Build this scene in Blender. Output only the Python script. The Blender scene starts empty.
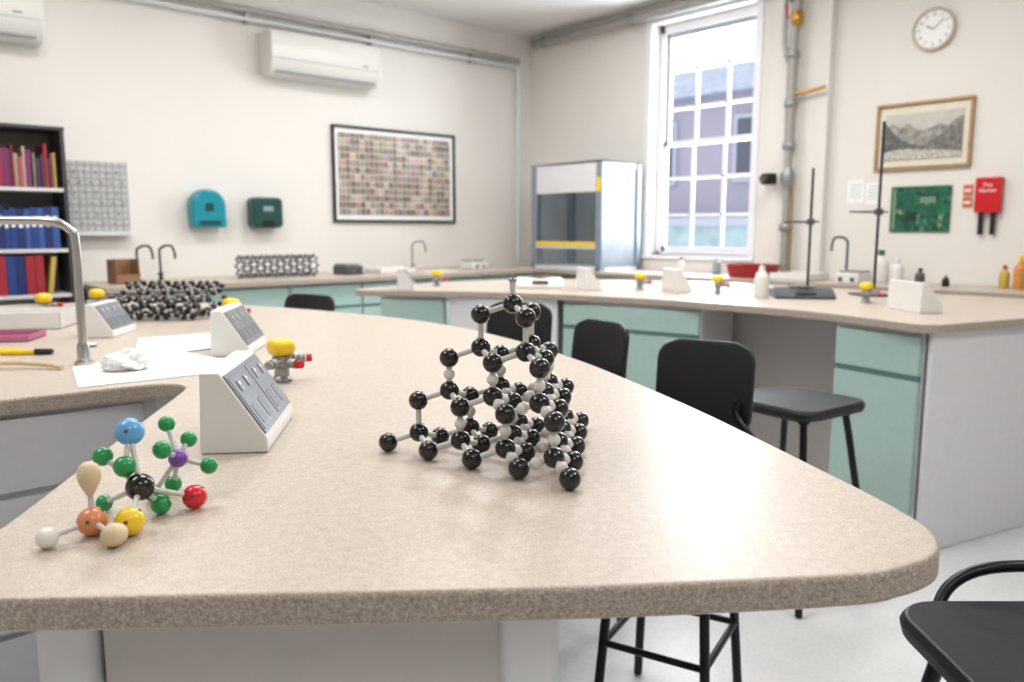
import bpy, bmesh, math, random
from mathutils import Vector, Matrix, noise
random.seed(7)
SC=bpy.context.scene; COL=SC.collection
BT=.925   # bench height
# ------------------------------------------------------------ materials
def lin(c):
    return tuple(((x/12.92) if x<=.04045 else ((x+.055)/1.055)**2.4) for x in c)
MATS={}
def mat(name,c,rough=.5,metal=0,var=.04,scale=30,bump=0,trans=0,emit=0,coat=0):
    if name in MATS: return MATS[name]
    m=bpy.data.materials.new(name); m.use_nodes=True; nt=m.node_tree; b=nt.nodes['Principled BSDF']
    tc=nt.nodes.new('ShaderNodeTexCoord'); nz=nt.nodes.new('ShaderNodeTexNoise'); nz.inputs['Scale'].default_value=scale
    nz.inputs['Detail'].default_value=4
    nt.links.new(tc.outputs['Object'],nz.inputs['Vector'])
    r=nt.nodes.new('ShaderNodeValToRGB'); l=lin(c)
    r.color_ramp.elements[0].position=.3; r.color_ramp.elements[1].position=.7
    r.color_ramp.elements[0].color=tuple(max(0,x*(1-var)) for x in l)+(1,)
    r.color_ramp.elements[1].color=tuple(min(1,x*(1+var)) for x in l)+(1,)
    nt.links.new(nz.outputs['Fac'],r.inputs['Fac']); nt.links.new(r.outputs['Color'],b.inputs['Base Color'])
    b.inputs['Roughness'].default_value=rough; b.inputs['Metallic'].default_value=metal
    if trans: b.inputs['Transmission Weight'].default_value=trans
    if coat: b.inputs['Coat Weight'].default_value=coat
    if bump:
        bp=nt.nodes.new('ShaderNodeBump'); bp.inputs['Strength'].default_value=bump; bp.inputs['Distance'].default_value=.01
        nt.links.new(nz.outputs['Fac'],bp.inputs['Height']); nt.links.new(bp.outputs['Normal'],b.inputs['Normal'])
    MATS[name]=m; return m
def speckle(name,cols,rough,s1=260,s2=45,coarse=.35):
    m=bpy.data.materials.new(name); m.use_nodes=True; nt=m.node_tree; b=nt.nodes['Principled BSDF']
    tc=nt.nodes.new('ShaderNodeTexCoord')
    n1=nt.nodes.new('ShaderNodeTexNoise'); n1.inputs['Scale'].default_value=s1; n1.inputs['Detail'].default_value=3; n1.inputs['Roughness'].default_value=.7
    n2=nt.nodes.new('ShaderNodeTexNoise'); n2.inputs['Scale'].default_value=s2; n2.inputs['Detail'].default_value=5
    for n in (n1,n2): nt.links.new(tc.outputs['Object'],n.inputs['Vector'])
    mx=nt.nodes.new('ShaderNodeMix'); mx.inputs[0].default_value=coarse
    nt.links.new(n1.outputs['Fac'],mx.inputs[2]); nt.links.new(n2.outputs['Fac'],mx.inputs[3])
    r=nt.nodes.new('ShaderNodeValToRGB'); e=r.color_ramp.elements
    ps=[.36,.47,.53,.64]
    e[0].position=ps[0]; e[0].color=lin(cols[0])+(1,); e[1].position=ps[3]; e[1].color=lin(cols[3])+(1,)
    for i in (1,2):
        k=e.new(ps[i]); k.color=lin(cols[i])+(1,)
    nt.links.new(mx.outputs[0],r.inputs['Fac']); nt.links.new(r.outputs['Color'],b.inputs['Base Color'])
    b.inputs['Roughness'].default_value=rough
    return m
M_top=speckle('worktop_laminate',[(.64,.58,.53),(.745,.692,.64),(.775,.725,.672),(.85,.81,.765)],.36,s1=440,s2=90,coarse=.22)
M_edge=speckle('worktop_edge_shaded',[(.44,.39,.345),(.62,.565,.515),(.69,.64,.59),(.83,.79,.74)],.5,s1=560,s2=260,coarse=.35)  # same laminate as the top; less lit edge painted darker, speckle stronger
M_wall=mat('wall_paint',(.895,.882,.86),.75,var=.015,scale=2)
M_ceil=mat('ceiling_paint',(.90,.89,.88),.8,var=.01,scale=2)
M_floor=speckle('floor_vinyl',[(.83,.835,.845),(.85,.855,.86),(.86,.865,.87),(.88,.885,.89)],.25,s1=60,s2=6,coarse=.4)
M_teal=mat('teal_laminate',(.645,.75,.72),.42,var=.03)
M_tealedge=mat('teal_dark_groove',(.34,.46,.44),.5)
M_grey=mat('cabinet_pale_grey',(.81,.81,.82),.45,var=.02)
M_beige=mat('panel_beige_grey',(.76,.74,.72),.5,var=.02)
M_lgrey=mat('post_light_grey',(.85,.85,.86),.4,var=.02)
M_plinth=mat('plinth_grey',(.5,.5,.5),.6)
M_white=mat('white_plastic',(.89,.885,.87),.35,var=.01)
M_cream=mat('cream_plastic',(.86,.85,.83),.35,var=.01)
M_black=mat('black_plastic',(.045,.045,.05),.42,var=.1)
M_seat=mat('black_polypropylene',(.085,.085,.095),.48,var=.15,scale=200,bump=.05)
M_tube=mat('black_powder_coated_steel',(.04,.04,.045),.3,metal=.3)
M_ball=mat('glossy_black_ball',(.025,.025,.03),.18,var=.1,coat=.4)
M_rod=mat('grey_bond_plastic',(.80,.80,.78),.3,var=.04)
M_paleball=mat('pale_grey_ball',(.86,.85,.83),.3,var=.04)
M_chrome=mat('brushed_chrome',(.72,.71,.70),.2,metal=1,var=.04)
M_steel=mat('galvanised_steel',(.62,.62,.62),.4,metal=.7,var=.08)
M_pipe=mat('painted_grey_pipe',(.64,.63,.61),.45,metal=.2,var=.05)
M_brass=mat('brass',(.72,.56,.28),.3,metal=.9)
M_yel=mat('yellow_plastic',(.95,.80,.12),.35,var=.03)
M_red=mat('red_plastic',(.78,.08,.12),.3,var=.04)
M_dgrey=mat('dark_grey_panel',(.30,.31,.33),.4)
M_mgrey=mat('socket_grey',(.58,.60,.63),.3)
M_pgrey=mat('pod_panel_grey',(.47,.485,.51),.3)
M_inset=mat('socket_inset_grey',(.40,.415,.44),.35)
M_paper=mat('white_paper',(.95,.95,.95),.8,var=.02)
def glassmat(name,c=(.9,.95,.95),alpha=.15):
    m=bpy.data.materials.new(name); m.use_nodes=True; nt=m.node_tree
    out=nt.nodes['Material Output']; nt.nodes.remove(nt.nodes['Principled BSDF'])
    t=nt.nodes.new('ShaderNodeBsdfTransparent'); t.inputs['Color'].default_value=c+(1,)
    g=nt.nodes.new('ShaderNodeBsdfGlossy'); g.inputs['Roughness'].default_value=.03
    fr=nt.nodes.new('ShaderNodeLayerWeight'); fr.inputs['Blend'].default_value=alpha
    mx=nt.nodes.new('ShaderNodeMixShader')
    nt.links.new(fr.outputs['Fresnel'],mx.inputs['Fac']); nt.links.new(t.outputs[0],mx.inputs[1]); nt.links.new(g.outputs[0],mx.inputs[2])
    nt.links.new(mx.outputs[0],out.inputs['Surface']); return m
M_glass=glassmat('clear_glass',(.96,.97,.98),.08)
# ------------------------------------------------------------ helpers
def thing(name,label,cat,loc=(0,0,0),rot=0,group=None):
    o=bpy.data.objects.new(name,None); o.empty_display_size=.1; COL.objects.link(o)
    o.location=loc; o.rotation_euler=(0,0,rot); o['label']=label; o['category']=cat
    if group: o['group']=group
    return o
def tag(o,label,cat,group=None):
    o['label']=label; o['category']=cat
    if group: o['group']=group
    return o
def fin(bm,name,mats,parent=None,smooth=True,bevel=0,seg=2,ang=35,loc=None,rot=None):
    me=bpy.data.meshes.new(name)
    bmesh.ops.recalc_face_normals(bm,faces=bm.faces[:])
    bm.to_mesh(me); bm.free()
    if not isinstance(mats,(list,tuple)): mats=[mats]
    for m in mats: me.materials.append(m)
    if smooth:
        me.polygons.foreach_set('use_smooth',[True]*len(me.polygons)); me.set_sharp_from_angle(angle=math.radians(ang))
    o=bpy.data.objects.new(name,me); COL.objects.link(o)
    if parent: o.parent=parent
    if loc: o.location=loc
    if rot: o.rotation_euler=rot
    if bevel:
        b=o.modifiers.new('bevel','BEVEL'); b.width=bevel; b.segments=seg; b.limit_method='ANGLE'; b.angle_limit=math.radians(40)
    return o
def addbox(bm,c,s,mi=0,rz=0):
    r=bmesh.ops.create_cube(bm,size=1,matrix=Matrix.Translation(c)@Matrix.Rotation(rz,4,'Z')@Matrix.Diagonal((s[0],s[1],s[2],1)))
    for v in r['verts']:
        for f in v.link_faces: f.material_index=mi
def addlh(bm,lo,hi,mi=0): addbox(bm,[(a+b)/2 for a,b in zip(lo,hi)],[b-a for a,b in zip(lo,hi)],mi)
def box(name,lo,hi,m,parent=None,bevel=0,**k):
    bm=bmesh.new(); c=[(a+b)/2 for a,b in zip(lo,hi)]; s=[abs(b-a) for a,b in zip(lo,hi)]
    addbox(bm,c,s); return fin(bm,name,m,parent,bevel=bevel,**k)
def prism(name,poly,z0,z1,m,parent=None,bevel=0,axis='z',side=False,**k):
    bm=bmesh.new()
    def P(a,b,c):
        return {'z':(a,b,c),'y':(a,c,b),'x':(c,a,b)}[axis]
    lo=[bm.verts.new(P(x,y,z0)) for x,y in poly]; hi=[bm.verts.new(P(x,y,z1)) for x,y in poly]
    bm.faces.new(lo); bm.faces.new(hi)
    n=len(poly)
    for i in range(n):
        f=bm.faces.new((lo[i],lo[(i+1)%n],hi[(i+1)%n],hi[i]))
        if side: f.material_index=1
    return fin(bm,name,m,parent,bevel=bevel,**k)
def lathebm(bm,prof,seg=24,mtx=Matrix.Identity(4),mi=0):
    rings=[]
    for r,z in prof:
        rings.append([bm.verts.new(mtx@Vector((r*math.cos(2*math.pi*i/seg),r*math.sin(2*math.pi*i/seg),z))) for i in range(seg)])
    for a,b in zip(rings,rings[1:]):
        for i in range(seg):
            j=(i+1)%seg
            f=bm.faces.new((a[i],a[j],b[j],b[i])); f.material_index=mi
def lathe(name,prof,m,parent=None,seg=28,loc=None,rot=None,**k):
    bm=bmesh.new(); lathebm(bm,prof,seg); return fin(bm,name,m,parent,loc=loc,rot=rot,**k)
def catmull(pts,n=6,closed=False):
    out=[]; N=len(pts); rng=range(N) if closed else range(N-1)
    for i in rng:
        g=lambda k: Vector(pts[k%N]) if closed else Vector(pts[max(0,min(N-1,k))])
        p0,p1,p2,p3=g(i-1),g(i),g(i+1),g(i+2)
        for j in range(n):
            t=j/n
            out.append(.5*((2*p1)+(p2-p0)*t+(2*p0-5*p1+4*p2-p3)*t*t+(3*p1-p0-3*p2+p3)*t*t*t))
    if not closed: out.append(Vector(pts[-1]))
    return out
def tubebm(bm,pts,r,seg=12,mi=0,smoothn=0):
    pts=[Vector(p) for p in pts]
    if smoothn: pts=catmull(pts,smoothn)
    rs=r if isinstance(r,(list,tuple)) and len(r)==len(pts) else [r if not isinstance(r,(list,tuple)) else r[0]]*len(pts)
    t0=(pts[1]-pts[0]).normalized(); up=Vector((0,0,1)) if abs(t0.z)<.9 else Vector((1,0,0))
    nrm=(up-t0*up.dot(t0)).normalized(); rings=[]
    for i,p in enumerate(pts):
        if i==0: t=t0
        elif i==len(pts)-1: t=(pts[i]-pts[i-1]).normalized()
        else: t=((pts[i]-pts[i-1]).normalized()+(pts[i+1]-pts[i]).normalized()).normalized()
        nrm=(nrm-t*nrm.dot(t)).normalized(); b=t.cross(nrm)
        rings.append([bm.verts.new(p+(nrm*math.cos(2*math.pi*k/seg)+b*math.sin(2*math.pi*k/seg))*rs[i]) for k in range(seg)])
    for a,b in zip(rings,rings[1:]):
        for k in range(seg):
            f=bm.faces.new((a[k],a[(k+1)%seg],b[(k+1)%seg],b[k])); f.material_index=mi
    bm.faces.new(rings[0]).material_index=mi; bm.faces.new(rings[-1]).material_index=mi
def tube(name,pts,r,m,parent=None,seg=12,smoothn=0,**k):
    bm=bmesh.new(); tubebm(bm,pts,r,seg,0,smoothn); return fin(bm,name,m,parent,ang=50,**k)
def spherebm(bm,c,r,mi=0,u=20,v=12,sc=(1,1,1)):
    res=bmesh.ops.create_uvsphere(bm,u_segments=u,v_segments=v,radius=r,matrix=Matrix.Translation(c)@Matrix.Diagonal((sc[0],sc[1],sc[2],1)))
    for vv in res['verts']:
        for f in vv.link_faces: f.material_index=mi
def rrect(w,h,r,n=5,cx=0,cy=0):
    out=[]
    for sx,sy,a0 in ((1,1,0),(-1,1,90),(-1,-1,180),(1,-1,270)):
        for i in range(n+1):
            a=math.radians(a0+90*i/n); out.append((cx+sx*(w/2-r)+r*math.cos(a),cy+sy*(h/2-r)+r*math.sin(a)))
    return out
# (corner arcs above already carry their own signs)
def rrect(w,h,r,n=5,cx=0,cy=0):
    out=[]
    for sx,sy,a0 in ((1,1,0),(-1,1,90),(-1,-1,180),(1,-1,270)):
        for i in range(n+1):
            a=math.radians(a0+90*i/n); out.append((cx+sx*(w/2-r)+r*math.cos(a),cy+sy*(h/2-r)+r*math.sin(a)))
    return out
def copy_thing(src,loc,rot=None,label=None,scale=1):
    def rec(o,par):
        c=o.copy(); COL.objects.link(c)
        if par: c.parent=par
        for ch in list(o.children): rec(ch,c)
        return c
    c=rec(src,None); c.location=loc; c.scale=(scale,scale,scale)
    if rot is not None: c.rotation_euler=(0,0,rot)
    if label: c['label']=label
    return c
def textmesh(name,s,size,m,parent,loc,rot,align='CENTER',depth=.0005):
    cu=bpy.data.curves.new(name,'FONT'); cu.body=s; cu.size=size; cu.align_x=align; cu.align_y='CENTER'; cu.extrude=depth
    t=bpy.data.objects.new('tmp',cu); COL.objects.link(t)
    dg=bpy.context.evaluated_depsgraph_get(); me=bpy.data.meshes.new_from_object(t.evaluated_get(dg)); me.name=name
    bpy.data.objects.remove(t); me.materials.clear(); me.materials.append(m)
    o=bpy.data.objects.new(name,me); COL.objects.link(o); o.parent=parent; o.location=loc; o.rotation_euler=rot
    return o
def struct(o): o['kind']='structure'; return o
D=math.radians
XW,YW,H=5.7,6.17,3.2; X0,Y0=-3.2,-3.2
t=thing('wall_clock','round white wall clock with thin pale rim','clock',(XW-.001,2.272,2.58)); t.rotation_euler=(0,D(-90),0)
M_rim=mat('clock_rim',(.78,.74,.66),.35)
lathe('case',[(.0001,0),(.13,0),(.135,.01),(.135,.032),(.128,.038),(.120,.034),(.120,.022),(.0001,.022)],M_rim,t,seg=48)
lathe('dial',[(.0001,.0225),(.119,.0225),(.119,.0235),(.0001,.0235)],M_paper,t,seg=48)
bm=bmesh.new()
for i in range(60):
    a=2*math.pi*i/60; r=.111; s=(.010,.003) if i%5==0 else (.004,.001)
    addbox(bm,(r*math.cos(a),r*math.sin(a),.0242),(s[0],s[1],.001),0,a)
fin(bm,'tick_marks',M_black,t,smooth=False)
for i in range(1,13):
    a=2*math.pi*i/12
    textmesh('numeral',str(i),.026,M_black,t,(.092*math.cos(a),-.092*math.sin(a),.0240),(0,0,D(-90)))
bm=bmesh.new()
for a,l,wd in ((D(300),.055,.006),(D(48),.085,.004)):
    addbox(bm,(l/2*math.cos(a),-l/2*math.sin(a),.027),(l,wd,.0015),0,-a)
fin(bm,'hands',M_black,t,smooth=False)
t=thing('fire_blanket','red fire blanket box with two black pull tapes','fire blanket',(XW-.001,1.865,1.50),D(-90))
box('box_body',(-.075,-.05,-.11),(.075,0,.11),M_red,t,bevel=.006)
textmesh('lettering','Fire\nblanket',.034,M_paper,t,(0,-.0515,.045),(D(90),0,0))
for x in (-.035,.035): box('pull_tape',(x-.016,-.03,-.25),(x+.016,-.024,-.10),M_black,t,bevel=.002)
# ------------------------------------------------------------ room shell
struct(box('floor',(X0-.2,Y0-.2,-.1),(XW+.2,YW+.2,0),M_floor))
struct(box('ceiling',(X0-.2,Y0-.2,H),(XW+.2,YW+.2,H+.1),M_ceil))
struct(box('wall_north',(X0-.2,YW,0),(XW+.25,YW+.2,H),M_wall))
struct(box('wall_south',(X0-.2,Y0-.2,0),(XW+.25,Y0,H),M_wall))
struct(box('wall_west',(X0-.2,Y0,0),(X0,YW,H),M_wall))
wy0,wy1,wz0,wz1=3.6,4.62,1.06,3.04
bm=bmesh.new()
addlh(bm,(XW,Y0,0),(XW+.25,wy0,H)); addlh(bm,(XW,wy1,0),(XW+.25,YW,H)); addlh(bm,(XW,wy0,0),(XW+.25,wy1,wz0)); addlh(bm,(XW,wy0,wz1),(XW+.25,wy1,H))
struct(fin(bm,'wall_east',M_wall,smooth=False))
struct(box('trim_1',(XW-.07,2.95,0),(XW-.001,3.43,H),M_wall,bevel=.004))
w=struct(bpy.data.objects.new('window_1',None)); COL.objects.link(w)
M_win=mat('white_gloss_window',(.93,.93,.95),.3,var=.01)
gx=XW+.14; fy0,fy1,fz0,fz1=wy0+.001,wy1-.001,wz0+.001,wz1-.001
bm=bmesh.new()
addlh(bm,(gx-.03,fy0,fz0),(gx+.05,fy0+.03,fz1)); addlh(bm,(gx-.03,fy1-.05,fz0),(gx+.05,fy1,fz1)); addlh(bm,(gx-.03,fy0,fz0),(gx+.05,fy1,fz0+.03)); addlh(bm,(gx-.03,fy0,fz1-.07),(gx+.05,fy1,fz1))
fin(bm,'window_frame',M_win,w,bevel=.004)
a0,a1=fy0+.03,fy1-.05; b0,b1=fz0+.03,fz1-.07; mid=(b0+b1)/2
bm=bmesh.new()
for s,(lo,hi,xo) in enumerate(((b0,mid+.02,.0),(mid-.02,b1,.03))):
    x0=gx-.015+xo; x1=x0+.028
    addlh(bm,(x0,a0,lo),(x1,a0+.035,hi)); addlh(bm,(x0,a1-.035,lo),(x1,a1,hi)); addlh(bm,(x0,a0,lo),(x1,a1,lo+.042)); addlh(bm,(x0,a0,hi-.042),(x1,a1,hi))
    for i in (1,2):
        y=a0+(a1-a0)*i/3; addlh(bm,(x0+.002,y-.012,lo),(x1-.002,y+.012,hi))
        z=lo+(hi-lo)*i/3; addlh(bm,(x0+.002,a0,z-.012),(x1-.002,a1,z+.012))
fin(bm,'glazing_bars',M_win,w,smooth=False)
box('window_pane',(gx+.012,a0,b0),(gx+.015,a1,b1),M_glass,w)
struct(box('trim_2',(XW-.03,wy0-.06,wz0-.03),(XW+.11,wy1+.06,wz0+.0),M_win,bevel=.004))
bm=bmesh.new(); addlh(bm,(XW-.012,wy1,wz0),(XW-.001,wy1+.06,wz1+.06)); addlh(bm,(XW-.012,wy0-.06,wz0),(XW-.001,wy0,wz1+.06)); addlh(bm,(XW-.012,wy0,wz1),(XW-.001,wy1,wz1+.06))
struct(fin(bm,'trim_3',M_win,smooth=False))
# outside building
bld=thing('neighbouring_building','purple grey brick building with slate roof','building',(13,2,0))
def brickmat():
    m=bpy.data.materials.new('purple_brick'); m.use_nodes=True; nt=m.node_tree; b=nt.nodes['Principled BSDF']
    tc=nt.nodes.new('ShaderNodeTexCoord'); mp=nt.nodes.new('ShaderNodeMapping'); mp.inputs['Rotation'].default_value=(D(90),0,D(90))
    br=nt.nodes.new('ShaderNodeTexBrick'); br.inputs['Color1'].default_value=lin((.54,.49,.58))+(1,); br.inputs['Color2'].default_value=lin((.44,.40,.50))+(1,); br.inputs['Mortar'].default_value=lin((.66,.64,.70))+(1,)
    br.inputs['Scale'].default_value=4; nt.links.new(tc.outputs['Object'],mp.inputs['Vector']); nt.links.new(mp.outputs[0],br.inputs['Vector']); nt.links.new(br.outputs['Color'],b.inputs['Base Color']); b.inputs['Roughness'].default_value=.9
    return m
M_brick=brickmat()
M_bw=mat('outside_window_white',(.72,.74,.80),.5); M_bp=mat('dark_pane',(.34,.36,.42),.2)
box('facade',(0,-8,-3),(4,16,3.75),M_brick,bld)
prism('roof',[(-.3,3.75),(4.3,3.75),(2.4,4.9)],-8.2,16.2,mat('slate_roof',(.66,.70,.78),.5,var=.25,scale=5),bld,axis='y')
for i in range(4):
    y=3.9+i*2.2
    bm=bmesh.new(); addbox(bm,(-.03,y,2.75),(.08,.9,1.2),0); addbox(bm,(-.06,y,2.75),(.04,.76,1.06),1); addbox(bm,(-.09,y,2.75),(.04,.05,1.06),0)
    fin(bm,'building_window',[M_bw,M_bp],bld,smooth=False)
box('lower_storey',(-.5,-8,-3),(-.02,16,1.35),mat('pale_render',(.66,.74,.76),.8,var=.2,scale=3),bld)
box('parapet_band',(-.55,-8,1.35),(-.02,16,1.5),M_bw,bld)
# ------------------------------------------------------------ benches
def outline(pts,n=5): return [(p.x,p.y) for p in catmull([(a,b,0) for a,b in pts],n,True)]
TOP1=[(.075,.912),(.113,.880),(.337,.698),(.57,.513),(.781,.362),(.846,.333),(.902,.323),(.947,.333),(.996,.369),(1.051,.448),(1.12,.569),(1.21,.731),(1.312,.922),(1.434,1.176),(1.58,1.509),(1.711,1.902),(1.797,2.328),(1.80,2.73),(1.727,3.178),(1.595,3.607),(1.42,4.0),(1.15,4.3),(.7,4.45),(.2,4.35),(-.3,4.0),(-.7,3.3),(-.8,2.6),(-.7,2.1),(-.5,1.97),(-.2,1.955),(.284,1.955),(.394,1.948),(.512,1.940),(.585,1.925),(.622,1.895),(.628,1.85),(.60,1.79),(.476,1.601),(.331,1.381),(.226,1.219),(.149,1.103),(.07,1.005),(.048,.958)]
wt=prism('lab_worktop',outline(TOP1),BT-.036,BT,[M_top,M_edge],bevel=.006,side=True,ang=60,seg=3)
tag(wt,'curved beige speckled laminate worktop with rounded corner','worktop')
base=thing('bench_base','pale grey cabinet base carrying the curved worktop','cabinet',(0,0,0))
zb=BT-.037
inner=[(.20,.925),(.545,.62),(.95,1.15),(1.15,1.65),(1.25,2.3),(1.2,3.2),(1.0,3.8),(.2,3.9),(-.3,3.3),(-.4,2.2),(-.4,1.99),(.3,1.99),(.60,1.975),(.655,1.90),(.62,1.80),(.50,1.61),(.355,1.39),(.25,1.22),(.19,1.12),(.165,1.0)]
prism('carcass',inner,.08,zb,M_grey,base)
prism('plinth',[(x*.97+.03,y*.97+.05) for x,y in inner],0.001,.08,M_plinth,base)
dv=Vector((.72,-.694)); nv=Vector((-.66,-.75))
def post(p,wd):
    c=Vector(p); P=[]
    for a,b in rrect(wd,.05,.018,4): P.append((c.x+dv.x*a+nv.x*b,c.y+dv.y*a+nv.y*b))
    prism('corner_post',P,0.001,zb,M_lgrey,base)
post((.182,.932),.065); post((.556,.604),.065)
c0=Vector((.21,.905)); c1=Vector((.53,.62)); 
P=[(c0.x+nv.x*.006,c0.y+nv.y*.006),(c1.x+nv.x*.006,c1.y+nv.y*.006),(c1.x,c1.y),(c0.x,c0.y)]
prism('front_panel',P,.09,zb-.002,M_beige,base)
for x0,x1 in ((-.38,.0),(.01,.58)):
    for z0,z1 in ((.715,zb-.012),(.40,.70),(.10,.385)):
        box('drawer_front',(x0+.006,1.972,z0),(x1-.006,1.989,z1),M_grey,base,bevel=.002)
def sidepanel(p0,p1,z0,z1):
    a=Vector(p0);b=Vector(p1);d=(b-a).normalized();n=Vector((-d.y,d.x))*.014
    prism('side_panel',[tuple(a+d*.004),tuple(b-d*.004),tuple(b-d*.004+n),tuple(a+d*.004+n)],z0,z1,M_grey,base)
for z0,z1 in ((.60,zb-.01),(.10,.59)):
    sidepanel((.25,1.22),(.62,1.80),z0,z1)
# ---- island
TOP2=[(2.486,4.175),(2.63,3.99),(2.834,3.765),(3.02,3.48),(3.162,3.179),(3.288,2.710),(3.329,2.361),(3.330,1.825),(3.255,1.511),(3.175,1.27),(3.20,1.20),(3.26,1.17),(3.553,1.090),(3.955,.99),(4.3,.93),(4.6,1.0),(4.75,1.3),(4.768,1.671),(4.755,2.286),(4.751,2.899),(4.6,3.552),(4.142,4.167),(3.7,4.40),(3.165,4.429),(2.7,4.33),(2.5,4.25)]
t2=prism('island_worktop',outline(TOP2),BT-.036,BT,[M_top,M_edge],bevel=.005,side=True,ang=60)
tag(t2,'curved beige speckled laminate top of second bench','worktop')
core=prism('island_cupboard',[(3.86,1.25),(4.65,1.4),(4.65,3.4),(4.1,4.0),(3.35,4.25),(3.3,3.95),(3.86,3.4)],.001,zb,M_beige); tag(core,'beige grey panelled core supporting the second bench','cabinet')
def cabinet(p0,p1,depth,inset=.05,kind='dd',group=None,label=None,z1=zb,cm=M_grey,fm=M_teal,split=.70):
    a=Vector(p0);b=Vector(p1);d=(b-a);L=d.length;ang=math.atan2(d.y,d.x);n=Vector((-d.y,d.x)).normalized()
    o=a+n*inset
    t=thing('base_cabinet',label or 'pale grey base cabinet with teal door and drawer','cabinet',(o.x,o.y,0),ang,group)
    box('carcass',(0.001,.02,.13),(L-.001,depth,z1),cm,t)
    box('plinth',(0.01,.06,.001),(L-.01,depth-.01,.13),M_plinth,t)
    if kind=='plain':
        box('panel',(.002,0,.13),(L-.002,.019,z1-.002),cm,t,bevel=.002)
    elif kind=='dd':
        nd=2 if L>.65 else 1
        if nd==2: box('drawer',(.008,0,split+.012),(L-.008,.019,z1-.02),fm,t,bevel=.002)
        for i in range(nd):
            x0=L*i/nd+.008; x1=L*(i+1)/nd-.008
            if nd==1: box('drawer',(x0,0,split+.012),(x1,.019,z1-.02),fm,t,bevel=.002)
            box('door',(x0,0,.15),(x1,.019,split-.012),fm,t,bevel=.002)
        box('handle_groove',(.008,.004,split-.011),(L-.008,.018,split+.011),M_tealedge,t)
    return t
G='island base cabinets'
cabinet((2.517,4.044),(2.803,3.792),.16,group=G)
cabinet((2.81,3.78),(3.141,3.198),.26,kind='plain',group=G,label='plain pale grey cabinet section under the curved worktop',cm=M_lgrey)
cabinet((3.145,3.185),(3.318,2.371),.45,group=G,split=.74)
cabinet((3.264,1.661),(3.170,1.262),.36,group=G,label='pale grey end cabinet with teal drawer above teal door')
ep=prism('end_panel',[(3.225,1.215),(3.265,1.195),(3.955,1.02),(3.96,1.05),(3.30,1.218),(3.232,1.232)],.001,zb,M_lgrey,bevel=.003); tag(ep,'light grey panel closing the end of the second bench','panel')
# ---- wall benches
p=prism('wall_worktop',[(1.38,5.35),(5.1,5.35),(5.1,-2.0),(5.69,-2.0),(5.69,6.165),(1.38,6.165)],BT-.036,BT,[M_top,M_edge],bevel=.004,side=True); tag(p,'beige speckled worktop running along both walls','worktop')
G='cabinets below the wall worktop'
for i in range(6):
    x=1.42+i*.6; cabinet((x,5.35),(x+.595,5.35),.6,group=G)
for i in range(8):
    y=4.9-i*.6; cabinet((5.1,y),(5.1,y-.595),.5,group=G)
# ------------------------------------------------------------ stools
def stool(name,pos,dvec,back=True,seat=.68,bh=.98,label='',bw=.27,sp=.175,lt=.12):
    ang=math.atan2(dvec[1],dvec[0])-math.pi/2
    t=thing(name,label,'chair' if back else 'stool',(pos[0],pos[1],0),ang,'black laboratory stools')
    bm=bmesh.new()
    P=rrect(.38,.37,.07,6)
    lo=[bm.verts.new((x*.97,y*.97,seat-.036)) for x,y in P]; m1=[bm.verts.new((x,y,seat-.014)) for x,y in P]; hi=[bm.verts.new((x*.96,y*.96,seat)) for x,y in P]; inn=[bm.verts.new((x*.7,y*.7,seat-.006)) for x,y in P]
    N=len(P)
    for A,B in ((lo,m1),(m1,hi),(hi,inn)):
        for i in range(N): bm.faces.new((A[i],A[(i+1)%N],B[(i+1)%N],B[i]))
    bm.faces.new(lo); bm.faces.new(inn)
    fin(bm,'seat',M_seat,t,ang=60,bevel=.003)
    for sx in (-1,1):
        for sy in (-1,1):
            tube('leg',[(sx*lt,sy*lt,seat-.04),(sx*(lt+.012),sy*(lt+.012),seat-.12),(sx*sp,sy*(sp+.01),.006)],.0125,M_tube,t)
    z=.24; f=(seat-.12-z)/(seat-.126); s=(lt+.012)+(sp-lt-.012)*f; s2=(lt+.012)+(sp+.01-lt-.012)*f
    bm=bmesh.new()
    for A,B in (((s,s2),(s,-s2)),((s,-s2),(-s,-s2)),((-s,-s2),(-s,s2)),((-s,s2),(s,s2))):
        tubebm(bm,[(A[0],A[1],z),(B[0],B[1],z)],.009)
    fin(bm,'footrest',M_tube,t,ang=50)
    bm=bmesh.new()
    for sx in (-1,1):
        tubebm(bm,[(sx*lt,.14,seat-.046),(sx*lt,-.14,seat-.046)],.01)
        tubebm(bm,[(.14*sx,sx*lt,seat-.046),(-.14*sx,sx*lt,seat-.046)],.01)
    fin(bm,'seat_frame',M_tube,t,ang=50)
    if back:
        for sx in (-1,1):
            tube('back_support',[(sx*.14,.09,seat-.05),(sx*.195,.09,seat-.03),(sx*.218,.06,seat+.01),(sx*.217,.0,seat+.04),(sx*.20,-.11,seat+.05),(sx*.15,-.17,seat+.06),(sx*.10,-.192,seat+.11),(sx*.10,-.200,seat+.15)],.010,M_tube,t,smoothn=5)
        bm=bmesh.new(); z0=seat+.05; rows=14; cols=16; r=.055; g=[]
        for i in range(rows+1):
            z=z0+(bh-z0)*i/rows; dd=max(0,r-min(z-z0,bh-z)); hw=bw/2-(r-math.sqrt(max(0,r*r-dd*dd)))
            row=[]
            for j in range(cols+1):
                x=-hw+2*hw*j/cols
                row.append(bm.verts.new((x,-.222+.9*x*x-.03*(i/rows),z)))
            g.append(row)
        for i in range(rows):
            for j in range(cols): bm.faces.new((g[i][j],g[i][j+1],g[i+1][j+1],g[i+1][j]))
        o=fin(bm,'backrest',M_seat,t,ang=80); so=o.modifiers.new('solid','SOLIDIFY'); so.thickness=.016; so.offset=0
        b=o.modifiers.new('bevel','BEVEL'); b.width=.004; b.segments=2
    return t
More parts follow.
